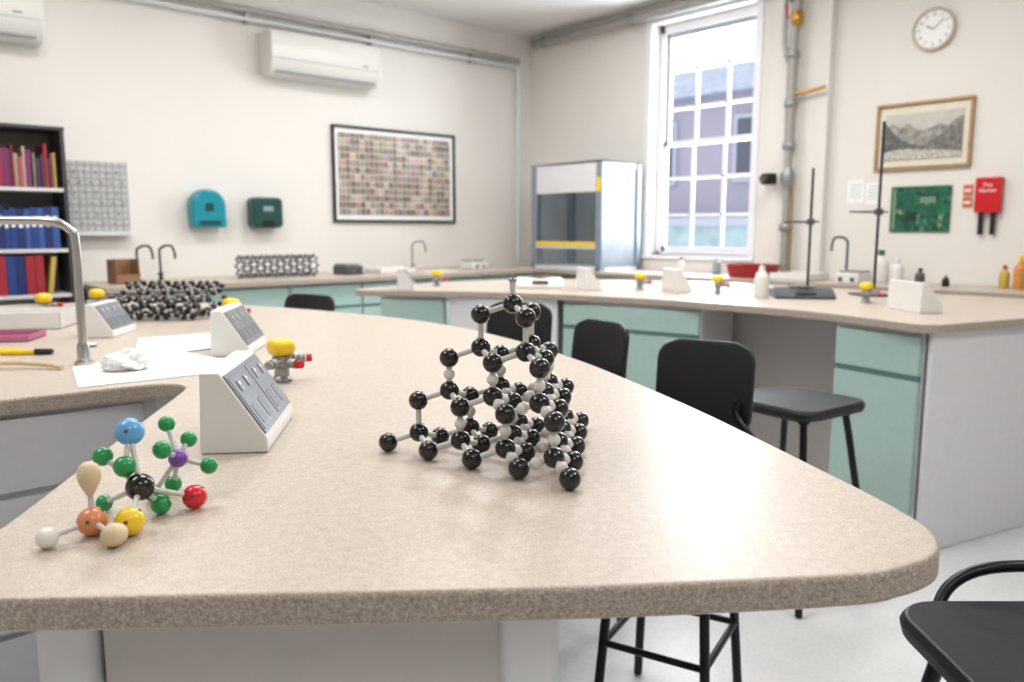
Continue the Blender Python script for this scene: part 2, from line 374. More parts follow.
stool('lab_stool',(1.610,1.20),(-.95,-.32),label='black stool with curved backrest tucked at the curved worktop',sp=.145,lt=.10)
stool('lab_stool',(1.745,1.82),(-1,.12),label='black stool turned sideways beside the curved worktop')
stool('lab_stool',(2.0,2.40),(-.95,-.3),label='black stool with backrest beyond the crystal model',bw=.31)
stool('lab_stool',(1.72,3.72),(-.9,-.2),bh=.95,label='black low backed stool behind the far bench end',bw=.38)
stool('lab_stool',(2.605,1.43),(.96,-.1),back=False,seat=.69,sp=.20,label='black backless stool standing on tubular splayed legs')
stool('lab_stool',(1.295,.265),(-.75,.66),label='black stool with tubular frame near the rounded corner')
# ------------------------------------------------------------ crystal model
BR=.0155
cm=thing('crystal_lattice_model','large tetrahedral diamond lattice model of black balls','molecular model',(0,0,0))
P1,P2,P3=Vector((.682,1.076,0)),Vector((.764,.746,0)),Vector((1.022,.973,0)); C=(P1+P2+P3)/3
cm.location=(C.x,C.y,BT)
L=.0522; z0=BR
bm=bmesh.new(); spherebm(bm,(0,0,0),BR,u=28,v=18); tmp=fin(bm,'atom_ball',M_ball,ang=180); ball=tmp.data; bpy.data.objects.remove(tmp)
bm=bmesh.new(); spherebm(bm,(0,0,0),.0092,u=18,v=12); tmp=fin(bm,'small_ball',M_paleball,ang=180); sball=tmp.data; bpy.data.objects.remove(tmp)
bm=bmesh.new(); lathebm(bm,[(.0001,-.5),(.0045,-.5),(.0045,.5),(.0001,.5)],12); tmp=fin(bm,'bond_rod',M_rod); rod=tmp.data; bpy.data.objects.remove(tmp)
bm=bmesh.new(); lathebm(bm,[(.0001,-.5),(.0033,-.5),(.0033,.5),(.0001,.5)],12); tmp=fin(bm,'thin_bond_rod',M_rod); rodt=tmp.data; bpy.data.objects.remove(tmp)
def atom(p,par,me=ball,name='atom_ball'):
    o=bpy.data.objects.new(name,me); COL.objects.link(o); o.parent=par; o.location=p; return o
def bond(a,b,par,me=rod,name='bond_rod'):
    a=Vector(a);b=Vector(b); o=bpy.data.objects.new(name,me); COL.objects.link(o); o.parent=par; o.location=(a+b)/2
    d=b-a; o.rotation_mode='QUATERNION'; o.rotation_quaternion=Vector((0,0,1)).rotation_difference(d.normalized()); o.scale=(1,1,d.length); return o
def tri(n,z):
    c=[(p-C)*n/4 for p in (P1,P2,P3)]
    if n==0: return [(Vector((0,0,z)),0)]
    out=[]
    for i in range(n+1):
        for j in range(n+1-i):
            k=n-i-j; v=(c[0]*i+c[1]*j+c[2]*k)/n; out.append((Vector((v.x,v.y,z)),i/4))
    return out
Bl={};Al={}
for n in range(1,5):
    zB=z0+(4-n)*4*L/3; Bl[n]=tri(n,zB); Al[n]=tri(n-1,zB+L/3)
for n in range(1,5):
    for p,i in Bl[n]+Al[n]: atom(p,cm)
    for a,ia in Al[n]:
        for b,ib in Bl[n]:
            if (a-b).length<L*1.2:
                bond(a,b,cm)
                if n>=3 and ib<=.3: atom((a+b)/2,cm,sball,'small_ball')
        if n>1:
            bond(a,a+Vector((0,0,L)),cm)
            if n>=3 and ia<=.55: atom(a+Vector((0,0,L/2)),cm,sball,'small_ball')
ap=Al[1][0][0]; bond(ap,ap+Vector((0,0,.036)),cm,name='top_peg'); bm=bmesh.new(); lathebm(bm,[(.0001,0),(.006,0),(.006,.004),(.003,.006),(.003,.012),(.0001,.012)],14); fin(bm,'peg_cap',M_steel,cm,loc=ap+Vector((0,0,.034)))
# ------------------------------------------------------------ coloured molecules
def colball(c,name): return mat(name,c,.3,var=.05,coat=.3)
def molecule(label,atoms,bonds):
    cx=sum(a[1][0] for a in atoms.values())/len(atoms); cy=sum(a[1][1] for a in atoms.values())/len(atoms)
    t=thing('molecule_model',label,'molecular model',(cx,cy,BT),0,'coloured ball and stick models')
    pos={}
    for k,(m,p,r,shape) in atoms.items():
        q=Vector((p[0]-cx,p[1]-cy,p[2]-BT)); pos[k]=q
        bm=bmesh.new()
        if shape=='s':
            spherebm(bm,(0,0,0),r,u=28,v=18)
            if r>.0142 and k!='w':
                for d in (Vector((-.5,-.85,.25)),Vector((.6,-.3,.75))):
                    d.normalize(); M=Matrix.Translation(d*r*.985)@Vector((0,0,1)).rotation_difference(d).to_matrix().to_4x4()
                    lathebm(bm,[(.0001,.0006),(.0024,.0006),(.0024,-.001)],12,M,1)
        else:
            pr=[(0.0001,-r*1.05),(r*.4,-r*1.0),(r*.78,-r*.7),(r*.97,-r*.2),(r,r*.2),(r*.9,r*.75),(r*.7,r*1.2),(r*.5,r*1.6),(r*.36,r*1.9),(r*.25,r*2.05),(.0001,r*2.08)]
            lathebm(bm,pr,24,shape)
        fin(bm,'atom_ball' if shape=='s' else 'lobe',[m,M_dgrey],t,ang=60,loc=q)
    for a,b in bonds: bond(pos[a],pos[b],t,rodt)
    return t
c_blue=colball((.38,.66,.86),'sky_blue_ball'); c_green=colball((.08,.58,.30),'green_ball'); c_pur=colball((.46,.28,.66),'purple_ball'); c_red=colball((.84,.07,.11),'red_ball')
c_yel=colball((.96,.80,.14),'yellow_ball'); c_or=colball((.85,.54,.34),'orange_wood_ball'); c_wood=mat('pale_wood',(.86,.77,.63),.5,var=.08,scale=60); c_white=colball((.91,.90,.86),'white_ball')
molecule('ball and stick model with black centre and green, red, yellow atoms',{
 'k':(M_ball,(.285,1.015,.967),.017,'s'),'blue':(c_blue,(.288,1.053,1.029),.0175,'s'),'g2':(c_green,(.258,1.065,1.0),.012,'s'),'g6':(c_green,(.273,1.030,.992),.0132,'s'),
 'g7':(c_green,(.310,1.020,.938),.0125,'s'),'g8':(c_green,(.259,1.078,.936),.0105,'s'),'r':(c_red,(.349,1.012,.941),.0155,'s'),'y':(c_yel,(.259,.971,.942),.017,'s')},
 [('k','blue'),('k','g2'),('k','g7'),('k','g8'),('k','r'),('k','y'),('g6','blue')])
molecule('ball and stick model with purple centre and green atoms',{
 'p':(c_pur,(.349,1.066,.980),.0125,'s'),'g1':(c_green,(.346,1.094,1.022),.011,'s'),'g3':(c_green,(.371,1.086,.998),.011,'s'),'g4':(c_green,(.324,1.048,1.0),.012,'s'),
 'g5':(c_green,(.383,1.049,.967),.0115,'s'),'g9':(c_green,(.318,1.075,.9365),.0115,'s'),'g10':(c_green,(.352,1.100,.9365),.0115,'s')},
 [('p','g1'),('p','g3'),('p','g4'),('p','g5'),('p','g9'),('p','g10')])
molecule('wooden orbital model with orange centre and pale lobes',{
 'o':(c_or,(.226,1.000,.942),.017,'s'),'w':(c_white,(.177,.991,.937),.012,'s'),'l1':(c_wood,(.226,1.000,.972),.013,Matrix.Translation((0,0,.018))@Matrix.Rotation(D(180),4,'X')@Matrix.Translation((0,0,-.01))),
 'l2':(c_wood,(.234,.945,.939),.0135,Matrix.Rotation(D(-100),4,(.6,-.5,0)))},[('o','w'),('o','l1'),('o','l2')])
# ------------------------------------------------------------ service pods
def pod(loc,rot,ln=.25,label='white sloping socket pod with grey switches on worktop'):
    t=thing('socket_pod',label,'socket',(loc[0],loc[1],BT+.001),rot,'bench socket pods')
    T0=(.105,.022); T1=(.034,.130)
    prof=[(0,0),(.105,0),T0,T1,(.004,.130)]
    bm=bmesh.new(); A=[bm.verts.new((x,0,z)) for x,z in prof]; B=[bm.verts.new((x,ln,z)) for x,z in prof]
    bm.faces.new(A); bm.faces.new(B)
    for i in range(5): bm.faces.new((A[i],A[(i+1)%5],B[(i+1)%5],B[i]))
    fin(bm,'housing',M_white,t,bevel=.002,seg=2)
    o=Vector((T0[0],0,T0[1])); sl=Vector((T1[0]-T0[0],0,T1[1]-T0[1])); SL=sl.length; sl.normalize(); n=Vector((sl.z,0,-sl.x))
    M=Matrix((( 0,sl.x,n.x,o.x),(1,0,0,0),(0,sl.z,n.z,o.z),(0,0,0,1)))
    def pl(name,y0,y1,s0,s1,h,m,bev=.002,h0=.0):
        bm=bmesh.new(); c=((y0+y1)/2,(s0+s1)/2,h0+h/2); bmesh.ops.create_cube(bm,size=1,matrix=M@Matrix.Translation(c)@Matrix.Diagonal((y1-y0,s1-s0,h,1)))
        return fin(bm,name,m,t,bevel=bev)
    pl('panel_sheet',.006,ln-.006,.008,SL-.008,.003,M_pgrey,.001)
    for k in range(2):
        y0=.012+k*(ln-.008)/2; y1=y0+(ln-.036)/2
        pl('socket_plate',y0,y1,.014,SL-.014,.0042,M_pgrey,.001)
        for q in range(2):
            yy=y0+(y1-y0)*(.10+.46*q)
            pl('socket_outlet',yy+.002,yy+.034,.022,.058,.0050,M_inset,.0006)
            pl('switch',yy+.010,yy+.026,SL-.046,SL-.026,.0065,M_mgrey,.001)
            pl('switch_marking',yy+.013,yy+.023,SL-.034,SL-.029,.0072,M_white,.0003)
    return t
pA=pod((.446,1.257),D(-35))
copy_thing(pA,(.835,2.23,BT+.001),D(-35)); copy_thing(pA,(.675,2.90,BT+.001),D(-35),scale=.85)
for x,y in ((2.62,4.0),(3.43,3.25),(3.70,2.80),(3.56,1.40)):
    copy_thing(pA,(x,y,BT+.001),D(-35))
# ------------------------------------------------------------ gas taps
def gastap(loc,rot,label='gas tap with yellow knob and ribbed nozzles'):
    t=thing('gas_tap',label,'gas tap',(loc[0],loc[1],BT+.001),rot,'bench gas taps')
    lathe('tap_base',[(0.0001,0),(.024,0),(.024,.006),(.018,.012),(.017,.03),(.022,.036),(.022,.058),(.014,.062),(.0001,.062)],M_steel,t)
    bm=bmesh.new()
    K=24; rings=[]
    for r,z in ((.012,.058),(.026,.064),(.031,.074),(.031,.086),(.026,.096),(.012,.1)):
        rings.append([bm.verts.new(((r*(1+.10*math.cos(4*a)))*math.cos(a),(r*(1+.10*math.cos(4*a)))*math.sin(a),z)) for a in [2*math.pi*i/K for i in range(K)]])
    for A,B in zip(rings,rings[1:]):
        for i in range(K): bm.faces.new((A[i],A[(i+1)%K],B[(i+1)%K],B[i]))
    bm.faces.new(rings[0]); bm.faces.new(rings[-1])
    fin(bm,'knob',M_yel,t,ang=50)
    for a,zz in ((-35,.044),(15,.052),(-100,.046)):
        dx,dy=math.cos(D(a)),math.sin(D(a))
        pts=[(dx*.01,dy*.01,zz)]; rs=[.009]
        for i in range(7): pts.append((dx*(.018+i*.006),dy*(.018+i*.006),zz)); rs.append(.0115 if i%2==0 else .0085)
        bm=bmesh.new(); tubebm(bm,pts,rs,14); fin(bm,'nozzle',M_steel,t,ang=40)
        bm=bmesh.new(); tubebm(bm,[(dx*.056,dy*.056,zz),(dx*.070,dy*.070,zz)],.0095,14); fin(bm,'nozzle_tip',M_red if a>-90 else M_steel,t,ang=40)
    return t
gA=gastap((.828,1.765),D(-41))
for x,y in ((1.19,2.948),(.945,3.81),(.716,3.69),(3.027,4.159),(3.76,3.10),(3.86,2.62),(3.915,1.80)):
    copy_thing(gA,(x,y,BT+.001),D(-41))
# ------------------------------------------------------------ swan neck taps
def swan(loc,ang,h=.375,reach=.30,r=.011,m=M_chrome,label='tall chrome swan neck tap beside the sink'):
    t=thing('water_tap',label,'tap',(loc[0],loc[1],BT+.001),ang,'swan neck water taps')
    lathe('tap_base',[(.0001,0),(r*2.2,0),(r*2.2,.008),(r*1.5,.014),(r*1.4,.05),(r*1.1,.06),(.0001,.061)],m,t)
    b=.05*h/.375
    tube('spout',[(0,0,.05),(0,0,h*.45),(0,0,h-b),(.012,0,h-b*.4),(b,0,h),(reach*.5,0,h+.004),(reach-b*.6,0,h),(reach-.01,0,h-.02),(reach,0,h-.05),(reach,0,h-.09)],r,m,t,smoothn=5)
    bm=bmesh.new(); tubebm(bm,[(0,0,.03),(0,-.05,.045)],.006); tubebm(bm,[(-.02,-.05,.045),(.02,-.05,.045)],.007); fin(bm,'lever',m,t,ang=50)
    return t
swan((.534,2.321),D(150))
for x,y in ((1.75,5.95),(1.91,5.97)):
    swan((x,y),D(-20),h=.24,reach=.1,r=.008,m=M_black,label='small dark swan neck tap on wall worktop')
swan((4.065,5.95),D(-20),h=.25,reach=.12,r=.008,m=M_steel,label='small steel swan neck tap on wall worktop')
swan((5.5,2.68),D(160),h=.30,reach=.14,r=.009,m=M_dgrey,label='dark swan neck tap by the wall worktop')
# ------------------------------------------------------------ left worktop clutter
def sheet(name,pts,label,dz=0):
    o=prism(name,pts,BT+.0008+dz,BT+.0022+dz,M_paper); return tag(o,label,'paper','paper sheets on the worktop')
sheet('paper_sheet',[(.44,1.985),(.72,1.97),(.86,2.08),(.80,2.44),(.50,2.30)],'white paper sheets lying beside the socket pod')
sheet('paper_sheet',[(.66,2.33),(.98,2.40),(1.10,2.72),(.80,2.76)],'white sheet of paper near the chrome tap',.0018)
def crumple(loc,r,label,sx=1.25):
    bm=bmesh.new(); bmesh.ops.create_icosphere(bm,subdivisions=5,radius=r)
    for v in bm.verts:
        n=noise.noise(v.co*1.7/r)+.7*abs(noise.noise(v.co*4/r))-.2; v.co*=1+.45*n; v.co.z=max(v.co.z*.7,-r*.42); v.co.x*=sx
    o=fin(bm,'crumpled_tissue',M_paper,loc=(loc[0],loc[1],BT+.0045+r*.42),ang=25); tag(o,label,'tissue')
crumple((.60,2.16),.045,'crumpled white paper towel on the paper sheets')
def pen(loc,rot,m1,m2,label,ln=.14,r=.008):
    t=thing('marker_pen',label,'pen',(loc[0],loc[1],BT+r+.001),rot,'pens on the worktop')
    bm=bmesh.new(); tubebm(bm,[(0,0,0),(ln*.65,0,0)],r,16); fin(bm,'barrel',m1,t)
    bm=bmesh.new(); tubebm(bm,[(ln*.65,0,0),(ln*.68,0,0),(ln*.97,0,0),(ln,0,0)],[r*1.12,r*1.15,r*1.05,r*.6],16); fin(bm,'cap',m2,t)
pen((.40,2.66),D(-35),M_yel,M_black,'yellow marker pen with a black cap'); pen((.33,2.75),D(-38),M_black,M_yel,'black marker pen with yellow cap')
o=tube('wooden_spatula',[(.28,2.44,BT+.012),(.36,2.40,BT+.016),(.44,2.33,BT+.012),(.47,2.27,BT+.008)],.0065,c_wood,smoothn=5); tag(o,'curved pale wooden stick lying beside the tap','stick')
def tray(name,loc,size,rot,m,label,cat='tray',h=.05):
    t=thing(name,label,cat,(loc[0],loc[1],BT+.001),rot)
    w,d=size; bm=bmesh.new(); th=.004
    addlh(bm,(-w/2,-d/2,0),(w/2,d/2,th)); addlh(bm,(-w/2,-d/2,0),(w/2,-d/2+th,h)); addlh(bm,(-w/2,d/2-th,0),(w/2,d/2,h)); addlh(bm,(-w/2,-d/2,0),(-w/2+th,d/2,h)); addlh(bm,(w/2-th,-d/2,0),(w/2,d/2,h))
    fin(bm,'tray_body',m,t,bevel=.001); return t
def bottle(name,loc,h,r,m,capm,label,cat='bottle',z=BT,neck=.35,group='bottles on the worktops'):
    t=thing(name,label,cat,(loc[0],loc[1],z+.001),0,group)
    lathe('bottle_body',[(.0001,0),(r*.95,0),(r,h*.03),(r,h*.6),(r*.9,h*.68),(r*neck,h*.8),(r*neck,h*.86),(.0001,h*.86)],m,t)
    lathe('cap',[(.0001,h*.84),(r*neck*1.25,h*.84),(r*neck*1.2,h),(.0001,h)],capm,t); return t
M_pink=mat('pink_plastic',(.72,.42,.54),.4); M_blue=mat('blue_plastic',(.22,.32,.55),.4); M_brown=mat('brown_cardboard',(.55,.40,.28),.8); M_amber=mat('amber_bottle',(.35,.17,.07),.2)
M_orange=mat('orange_plastic',(.80,.55,.28),.4); M_grn=mat('green_plastic',(.12,.42,.28),.4)
tray('pink_tray',(.46,3.05),(.22,.16),D(-30),M_pink,'shallow pink plastic tray on the worktop',h=.02)
tray('white_tray',(.58,3.42),(.35,.22),D(-30),M_white,'white plastic tray on the worktop',h=.06)
tray('blue_tray',(.19,2.98),(.22,.16),D(-40),M_blue,'blue plastic tray beside the pens',h=.03)
bottle('reagent_bottle',(.38,3.70),.13,.035,M_white,M_blue,'white bottle with blue cap on the worktop')
bottle('reagent_bottle',(.30,3.55),.11,.03,M_amber,M_black,'small brown bottle with black cap')
t=thing('black_clamp','black angled clamp lying on worktop by the trays','clamp',(.30,3.30,BT+.001),D(-30))
box('clamp_body',(-.05,-.03,0),(.05,.03,.04),M_black,t,bevel=.006); tube('clamp_arm',[(.03,0,.03),(.09,0,.07),(.15,.01,.05)],.01,M_black,t,smoothn=4)
# ------------------------------------------------------------ background lattice models (rolled honeycomb tubes)
def honeytube(bm,cx,cy,n,b,rings,br,rr,rot=0,r0=0):
    R=n*math.sqrt(3)*b/(2*math.pi)
    ca,sa=math.cos(rot),math.sin(rot); at={}
    ln=rings*1.5*b
    for k in range(rings):
        for j in range(2*n):
            p=(j+k)%2; ax=k*1.5*b+(b/2 if p else 0)-ln/2; th=math.pi*j/n+r0
            x,y,z=ax,R*math.cos(th),R*math.sin(th)+R+br
            at[(k,j)]=(Vector((cx+x*ca-y*sa,cy+x*sa+y*ca,z)),p)
    for (k,j),(v,p) in at.items():
        spherebm(bm,v,br,0,10,7)
        tubebm(bm,[v,at[(k,(j+1)%(2*n))][0]],rr,6,1)
        if p and (k+1,j) in at: tubebm(bm,[v,at[(k+1,j)][0]],rr,6,1)
bm=bmesh.new(); honeytube(bm,0,0,7,.033,8,.0125,.004); honeytube(bm,-.03,-.12,4,.034,7,.0125,.004,.1)
o=fin(bm,'lattice_model',[M_ball,M_rod],ang=60,loc=(1.14,3.36,BT+.001),rot=(0,0,D(-42))); tag(o,'open rolled lattice model of black balls on the far worktop','molecular model','rolled lattice models')
M_gball=mat('dark_grey_ball',(.30,.28,.30),.35)
bm=bmesh.new(); honeytube(bm,0,0,8,.034,12,.0115,.005)
o=fin(bm,'lattice_model',[M_gball,M_mgrey],ang=60,loc=(2.70,5.72,BT+.001),rot=(0,0,D(-5))); tag(o,'open rolled lattice model of grey balls by the wall','molecular model','rolled lattice models')
# ------------------------------------------------------------ bookcase + books
bc=thing('bookcase','dark open bookcase filled with books and binders','bookcase',(.45,5.83,0))
M_bc=mat('dark_wood_laminate',(.24,.23,.24),.5); M_bb=mat('bookcase_back',(.50,.48,.47),.6); M_sh=mat('shelf_white_edge',(.84,.83,.82),.5)
bw=.87; bd=.32; bh=1.93
box('side_panel',(0,0,.001),(.02,bd,bh),M_sh,bc); box('side_panel',(bw-.022,0,.001),(bw,bd,bh),M_bc,bc); box('back_panel',(.02,bd-.008,.05),(bw-.022,bd,bh-.02),M_bb,bc); box('top_panel',(0,-.003,bh-.02),(bw+.003,bd,bh),M_bc,bc)
for z in [.05,.49,.87,1.16,1.545]: box('shelf',(.02,.002,z-.022),(bw-.022,bd-.008,z),M_sh,bc)
def book(x,z,w,h,dp,m,grp,label,lab=None,tilt=0,y=5.85):
    bm=bmesh.new(); addbox(bm,(w/2,dp/2,h/2),(w,dp,h),0)
    if lab: addbox(bm,(w/2,-.0005,h*.66),(w*.6,.002,h*.25),1)
    o=fin(bm,'book',[m,M_paper],bevel=.002,loc=(.45+x,y,z+.001)); 
    if tilt: o.rotation_euler=(0,tilt,0)
    return tag(o,label,'book',grp)
palA=[((.62,.14,.20),'red'),((.48,.18,.38),'purple'),((.74,.64,.32),'yellow'),((.68,.32,.38),'pink'),((.26,.15,.32),'dark purple'),((.70,.62,.55),'cream'),((.45,.10,.15),'maroon'),((.20,.20,.28),'dark blue')]
x=.40
while x<bw-.06:
    w=random.uniform(.008,.024); c,nm=random.choice(palA); book(x,1.545,w,random.uniform(.18,.28),.21,mat('slim_'+nm.replace(' ','_'),c,.5),'books on the top shelf',nm+' book standing upright on shelf',y=5.85+random.uniform(0,.03)); x+=w+.0015
x=.38
while x<bw-.07:
    w=random.uniform(.028,.045); c,nm=random.choice([((.13,.24,.50),'blue'),((.10,.17,.38),'dark blue'),((.20,.33,.58),'bright blue')]); book(x,1.16,w,.24+random.uniform(0,.03),.24,mat('cover_'+nm.replace(' ','_'),c,.45),'binders on the middle shelf',nm+' ring binder with white spine label',lab=True); x+=w+.002
x=.34
for c,nm in [((.10,.17,.38),'dark blue'),((.13,.24,.50),'blue'),((.62,.14,.20),'red'),((.13,.24,.50),'blue'),((.10,.17,.38),'dark blue'),((.62,.14,.20),'red'),((.62,.14,.20),'red')]:
    book(x,.87,.05,.25,.24,mat('lower_'+nm.replace(' ','_'),c,.45),'binders on the lower shelf',nm+' ring binder on lower shelf'); x+=.0525
book(x+.01,.873,.03,.24,.22,mat('slim_yellow',(.8,.7,.3)),'binders on the lower shelf','yellow folder leaning on lower shelf',tilt=D(8))
# ------------------------------------------------------------ north wall things
def ac(x0,x1,z0,z1,label):
    t=thing('air_conditioner',label,'air conditioner',((x0+x1)/2,YW-.001,z0),0,'wall mounted air conditioners')
    w=(x1-x0)/2; h=z1-z0
    prof=[(0,0),(-.15,0),(-.20,.05),(-.215,.12),(-.215,h-.03),(-.195,h),(0,h)]
    bm=bmesh.new(); A=[bm.verts.new((-w,y,z)) for y,z in prof]; B=[bm.verts.new((w,y,z)) for y,z in prof]; bm.faces.new(A); bm.faces.new(B)
    for i in range(len(prof)): bm.faces.new((A[i],A[(i+1)%len(prof)],B[(i+1)%len(prof)],B[i]))
    fin(bm,'casing',M_cream,t,bevel=.01,seg=3)
    bm=bmesh.new(); addbox(bm,(0,-.216,h*.36),(2*w-.04,.004,.004)); fin(bm,'panel_seam',M_mgrey,t)
    bm=bmesh.new(); addbox(bm,(0,-.180,.022),(2*w-.1,.05,.012)); fin(bm,'louvre',M_mgrey,t,bevel=.003)
    bm=bmesh.new(); addbox(bm,(w*.7,-.2165,h*.45),(.05,.004,.008)); fin(bm,'indicator_strip',M_dgrey,t)
ac(2.81,3.78,2.47,2.80,'white wall air conditioner above the framed photos'); ac(.30,1.29,2.47,2.82,'white wall air conditioner above the bookcase')
tr=thing('pipe_run','grey pipes running along wall below the ceiling','pipe',(0,YW-.004,2.9))
tube('upper_pipe',[(-.5,-.06,.045),(5.47,-.06,.03)],.024,M_pipe,tr); tube('lower_pipe',[(-.5,-.06,-.03),(5.47,-.06,-.03)],.016,M_lgrey,tr)
tube('drop_pipe',[(5.47,-.06,-.03),(5.47,-.06,-1.96)],.02,M_lgrey,tr)
for x in (.5,1.6,2.7,3.8,4.9): box('pipe_bracket',(x-.015,-.062,-.055),(x+.015,-.002,.065),M_pipe,tr)
def collagemat():
    m=bpy.data.materials.new('photo_collage'); m.use_nodes=True; nt=m.node_tree; b=nt.nodes['Principled BSDF']; N=nt.nodes.new; Lk=nt.links.new
    tc=N('ShaderNodeTexCoord'); mp=N('ShaderNodeVectorMath'); mp.operation='MULTIPLY'; mp.inputs[1].default_value=(21,0,17)
    Lk(tc.outputs['Object'],mp.inputs[0]); fl=N('ShaderNodeVectorMath'); fl.operation='FLOOR'; Lk(mp.outputs[0],fl.inputs[0])
    fr=N('ShaderNodeVectorMath'); fr.operation='FRACTION'; Lk(mp.outputs[0],fr.inputs[0])
    wn=N('ShaderNodeTexWhiteNoise'); Lk(fl.outputs[0],wn.inputs['Vector'])
    ad=N('ShaderNodeVectorMath'); ad.operation='ADD'; ad.inputs[1].default_value=(7.3,0,3.1); Lk(fl.outputs[0],ad.inputs[0]); w2=N('ShaderNodeTexWhiteNoise'); Lk(ad.outputs[0],w2.inputs['Vector'])
    vr=N('ShaderNodeMapRange'); vr.inputs['To Min'].default_value=.10; vr.inputs['To Max'].default_value=.80; Lk(w2.outputs['Value'],vr.inputs['Value'])
    hs=N('ShaderNodeHueSaturation'); hs.inputs['Saturation'].default_value=.38; Lk(vr.outputs[0],hs.inputs['Value']); Lk(wn.outputs['Color'],hs.inputs['Color'])
    mt=N('ShaderNodeMix'); mt.data_type='RGBA'; mt.blend_type='MULTIPLY'; mt.inputs[0].default_value=.7; mt.inputs[7].default_value=(1,.82,.66,1); Lk(hs.outputs[0],mt.inputs[6])
    ds=N('ShaderNodeVectorMath'); ds.operation='DISTANCE'; ds.inputs[1].default_value=(.54,0,.5); Lk(fr.outputs[0],ds.inputs[0])
    hd=N('ShaderNodeMath'); hd.operation='LESS_THAN'; hd.inputs[1].default_value=.22; Lk(ds.outputs['Value'],hd.inputs[0])
    mh=N('ShaderNodeMix'); mh.data_type='RGBA'; Lk(hd.outputs[0],mh.inputs[0]); Lk(mt.outputs[2],mh.inputs[6]); mh.inputs[7].default_value=lin((.60,.47,.40))+(1,)
    sp=N('ShaderNodeSeparateXYZ'); Lk(fr.outputs[0],sp.inputs[0]); g1=N('ShaderNodeMath'); g1.operation='LESS_THAN'; g1.inputs[1].default_value=.12; g2=N('ShaderNodeMath'); g2.operation='LESS_THAN'; g2.inputs[1].default_value=.18
    Lk(sp.outputs[0],g1.inputs[0]); Lk(sp.outputs[2],g2.inputs[0]); g=N('ShaderNodeMath'); g.operation='MAXIMUM'; Lk(g1.outputs[0],g.inputs[0]); Lk(g2.outputs[0],g.inputs[1])
    m2=N('ShaderNodeMix'); m2.data_type='RGBA'; Lk(g.outputs[0],m2.inputs[0]); Lk(mh.outputs[2],m2.inputs[6]); m2.inputs[7].default_value=lin((.76,.72,.67))+(1,)
    Lk(m2.outputs[2],b.inputs['Base Color']); b.inputs['Roughness'].default_value=.35; return m
def frame(t,w,h,fw,d,m):
    bm=bmesh.new()
    for lo,hi in (((-w/2,-h/2),(w/2,-h/2+fw)),((-w/2,h/2-fw),(w/2,h/2)),((-w/2,-h/2+fw),(-w/2+fw,h/2-fw)),((w/2-fw,-h/2+fw),(w/2,h/2-fw))):
        addbox(bm,((lo[0]+hi[0])/2,-d/2,(lo[1]+hi[1])/2),(hi[0]-lo[0],d,hi[1]-lo[1]))
    fin(bm,'frame',m,t,bevel=.003)
pw,ph=4.70-3.41,.813
fp=thing('framed_picture','large black framed collage of small portrait photos','picture',((3.41+4.70)/2,YW-.001,1.753))
frame(fp,pw,ph,.022,.03,M_black); box('mount',(-pw/2+.02,-.012,-ph/2+.02),(pw/2-.02,-.004,ph/2-.02),M_paper,fp); box('photo_print',(-pw/2+.055,-.0145,-ph/2+.06),(pw/2-.055,-.012,ph/2-.06),collagemat(),fp)
M_tdisp=mat('teal_dispenser_plastic',(.12,.55,.62),.2,var=.05); M_gdisp=mat('dark_green_plastic',(.10,.28,.26),.3)
t=thing('towel_dispenser','translucent teal dome shaped towel dispenser on wall','dispenser',(2.317,YW-.001,1.30))
P=[(-.13,0),(.13,0),(.13,.16)]+[(.13*math.cos(D(a)),.16+.125*math.sin(D(a))) for a in range(15,180,15)]+[(-.13,.16)]
prism('cover',P,-.12,0,M_tdisp,t,axis='y',bevel=.02,seg=3); box('outlet_slot',(-.08,-.124,.02),(.08,-.118,.05),M_gdisp,t); box('window',(-.03,-.124,.12),(.03,-.119,.18),M_gdisp,t,bevel=.002)
t=thing('soap_dispenser','dark green plastic dispenser box on wall','dispenser',(2.778,YW-.001,1.295))
prism('cover',rrect(.25,.24,.04,5,0,.12),-.12,0,M_gdisp,t,axis='y',bevel=.015,seg=3); box('outlet',(-.05,-.13,.02),(.05,-.118,.06),M_black,t,bevel=.003); box('label_plate',(-.04,-.1245,.13),(.04,-.119,.17),M_mgrey,t)
t=thing('drying_rack','pale grey perforated glassware drying rack on wall','drying rack',(1.565,YW-.001,1.24))
def hexmat():
    m=bpy.data.materials.new('hex_perforated'); m.use_nodes=True; nt=m.node_tree; b=nt.nodes['Principled BSDF']; N=nt.nodes.new
    tc=N('ShaderNodeTexCoord'); v=N('ShaderNodeTexVoronoi'); v.inputs['Scale'].default_value=22; v.inputs['Randomness'].default_value=.15; v.feature='DISTANCE_TO_EDGE'
    nt.links.new(tc.outputs['Object'],v.inputs['Vector']); r=N('ShaderNodeValToRGB'); r.color_ramp.elements[0].position=.08; r.color_ramp.elements[1].position=.16; r.color_ramp.elements[0].color=lin((.58,.59,.59))+(1,); r.color_ramp.elements[1].color=lin((.74,.74,.73))+(1,)
    nt.links.new(v.outputs['Distance'],r.inputs['Fac']); nt.links.new(r.outputs['Color'],b.inputs['Base Color']); b.inputs['Roughness'].default_value=.4; return m
box('back_plate',(-.21,-.03,.03),(.21,-.002,.51),hexmat(),t,bevel=.004); box('drip_tray',(-.21,-.09,0),(.21,-.002,.03),M_lgrey,t,bevel=.004)
bm=bmesh.new()
for i in range(6):
    for j in range(6): 
        x=-.17+i*.068+(.034 if j%2 else 0)
        if x<.19: tubebm(bm,[(x,-.03,.08+j*.07),(x,-.085,.10+j*.07)],.005,6)
o=fin(bm,'drying_pegs',M_lgrey,t,ang=50); o['kind']='stuff'
t=thing('cardboard_box','small brown open cardboard box on worktop','box',(1.60,5.75,BT+.001),D(10))
bm=bmesh.new()
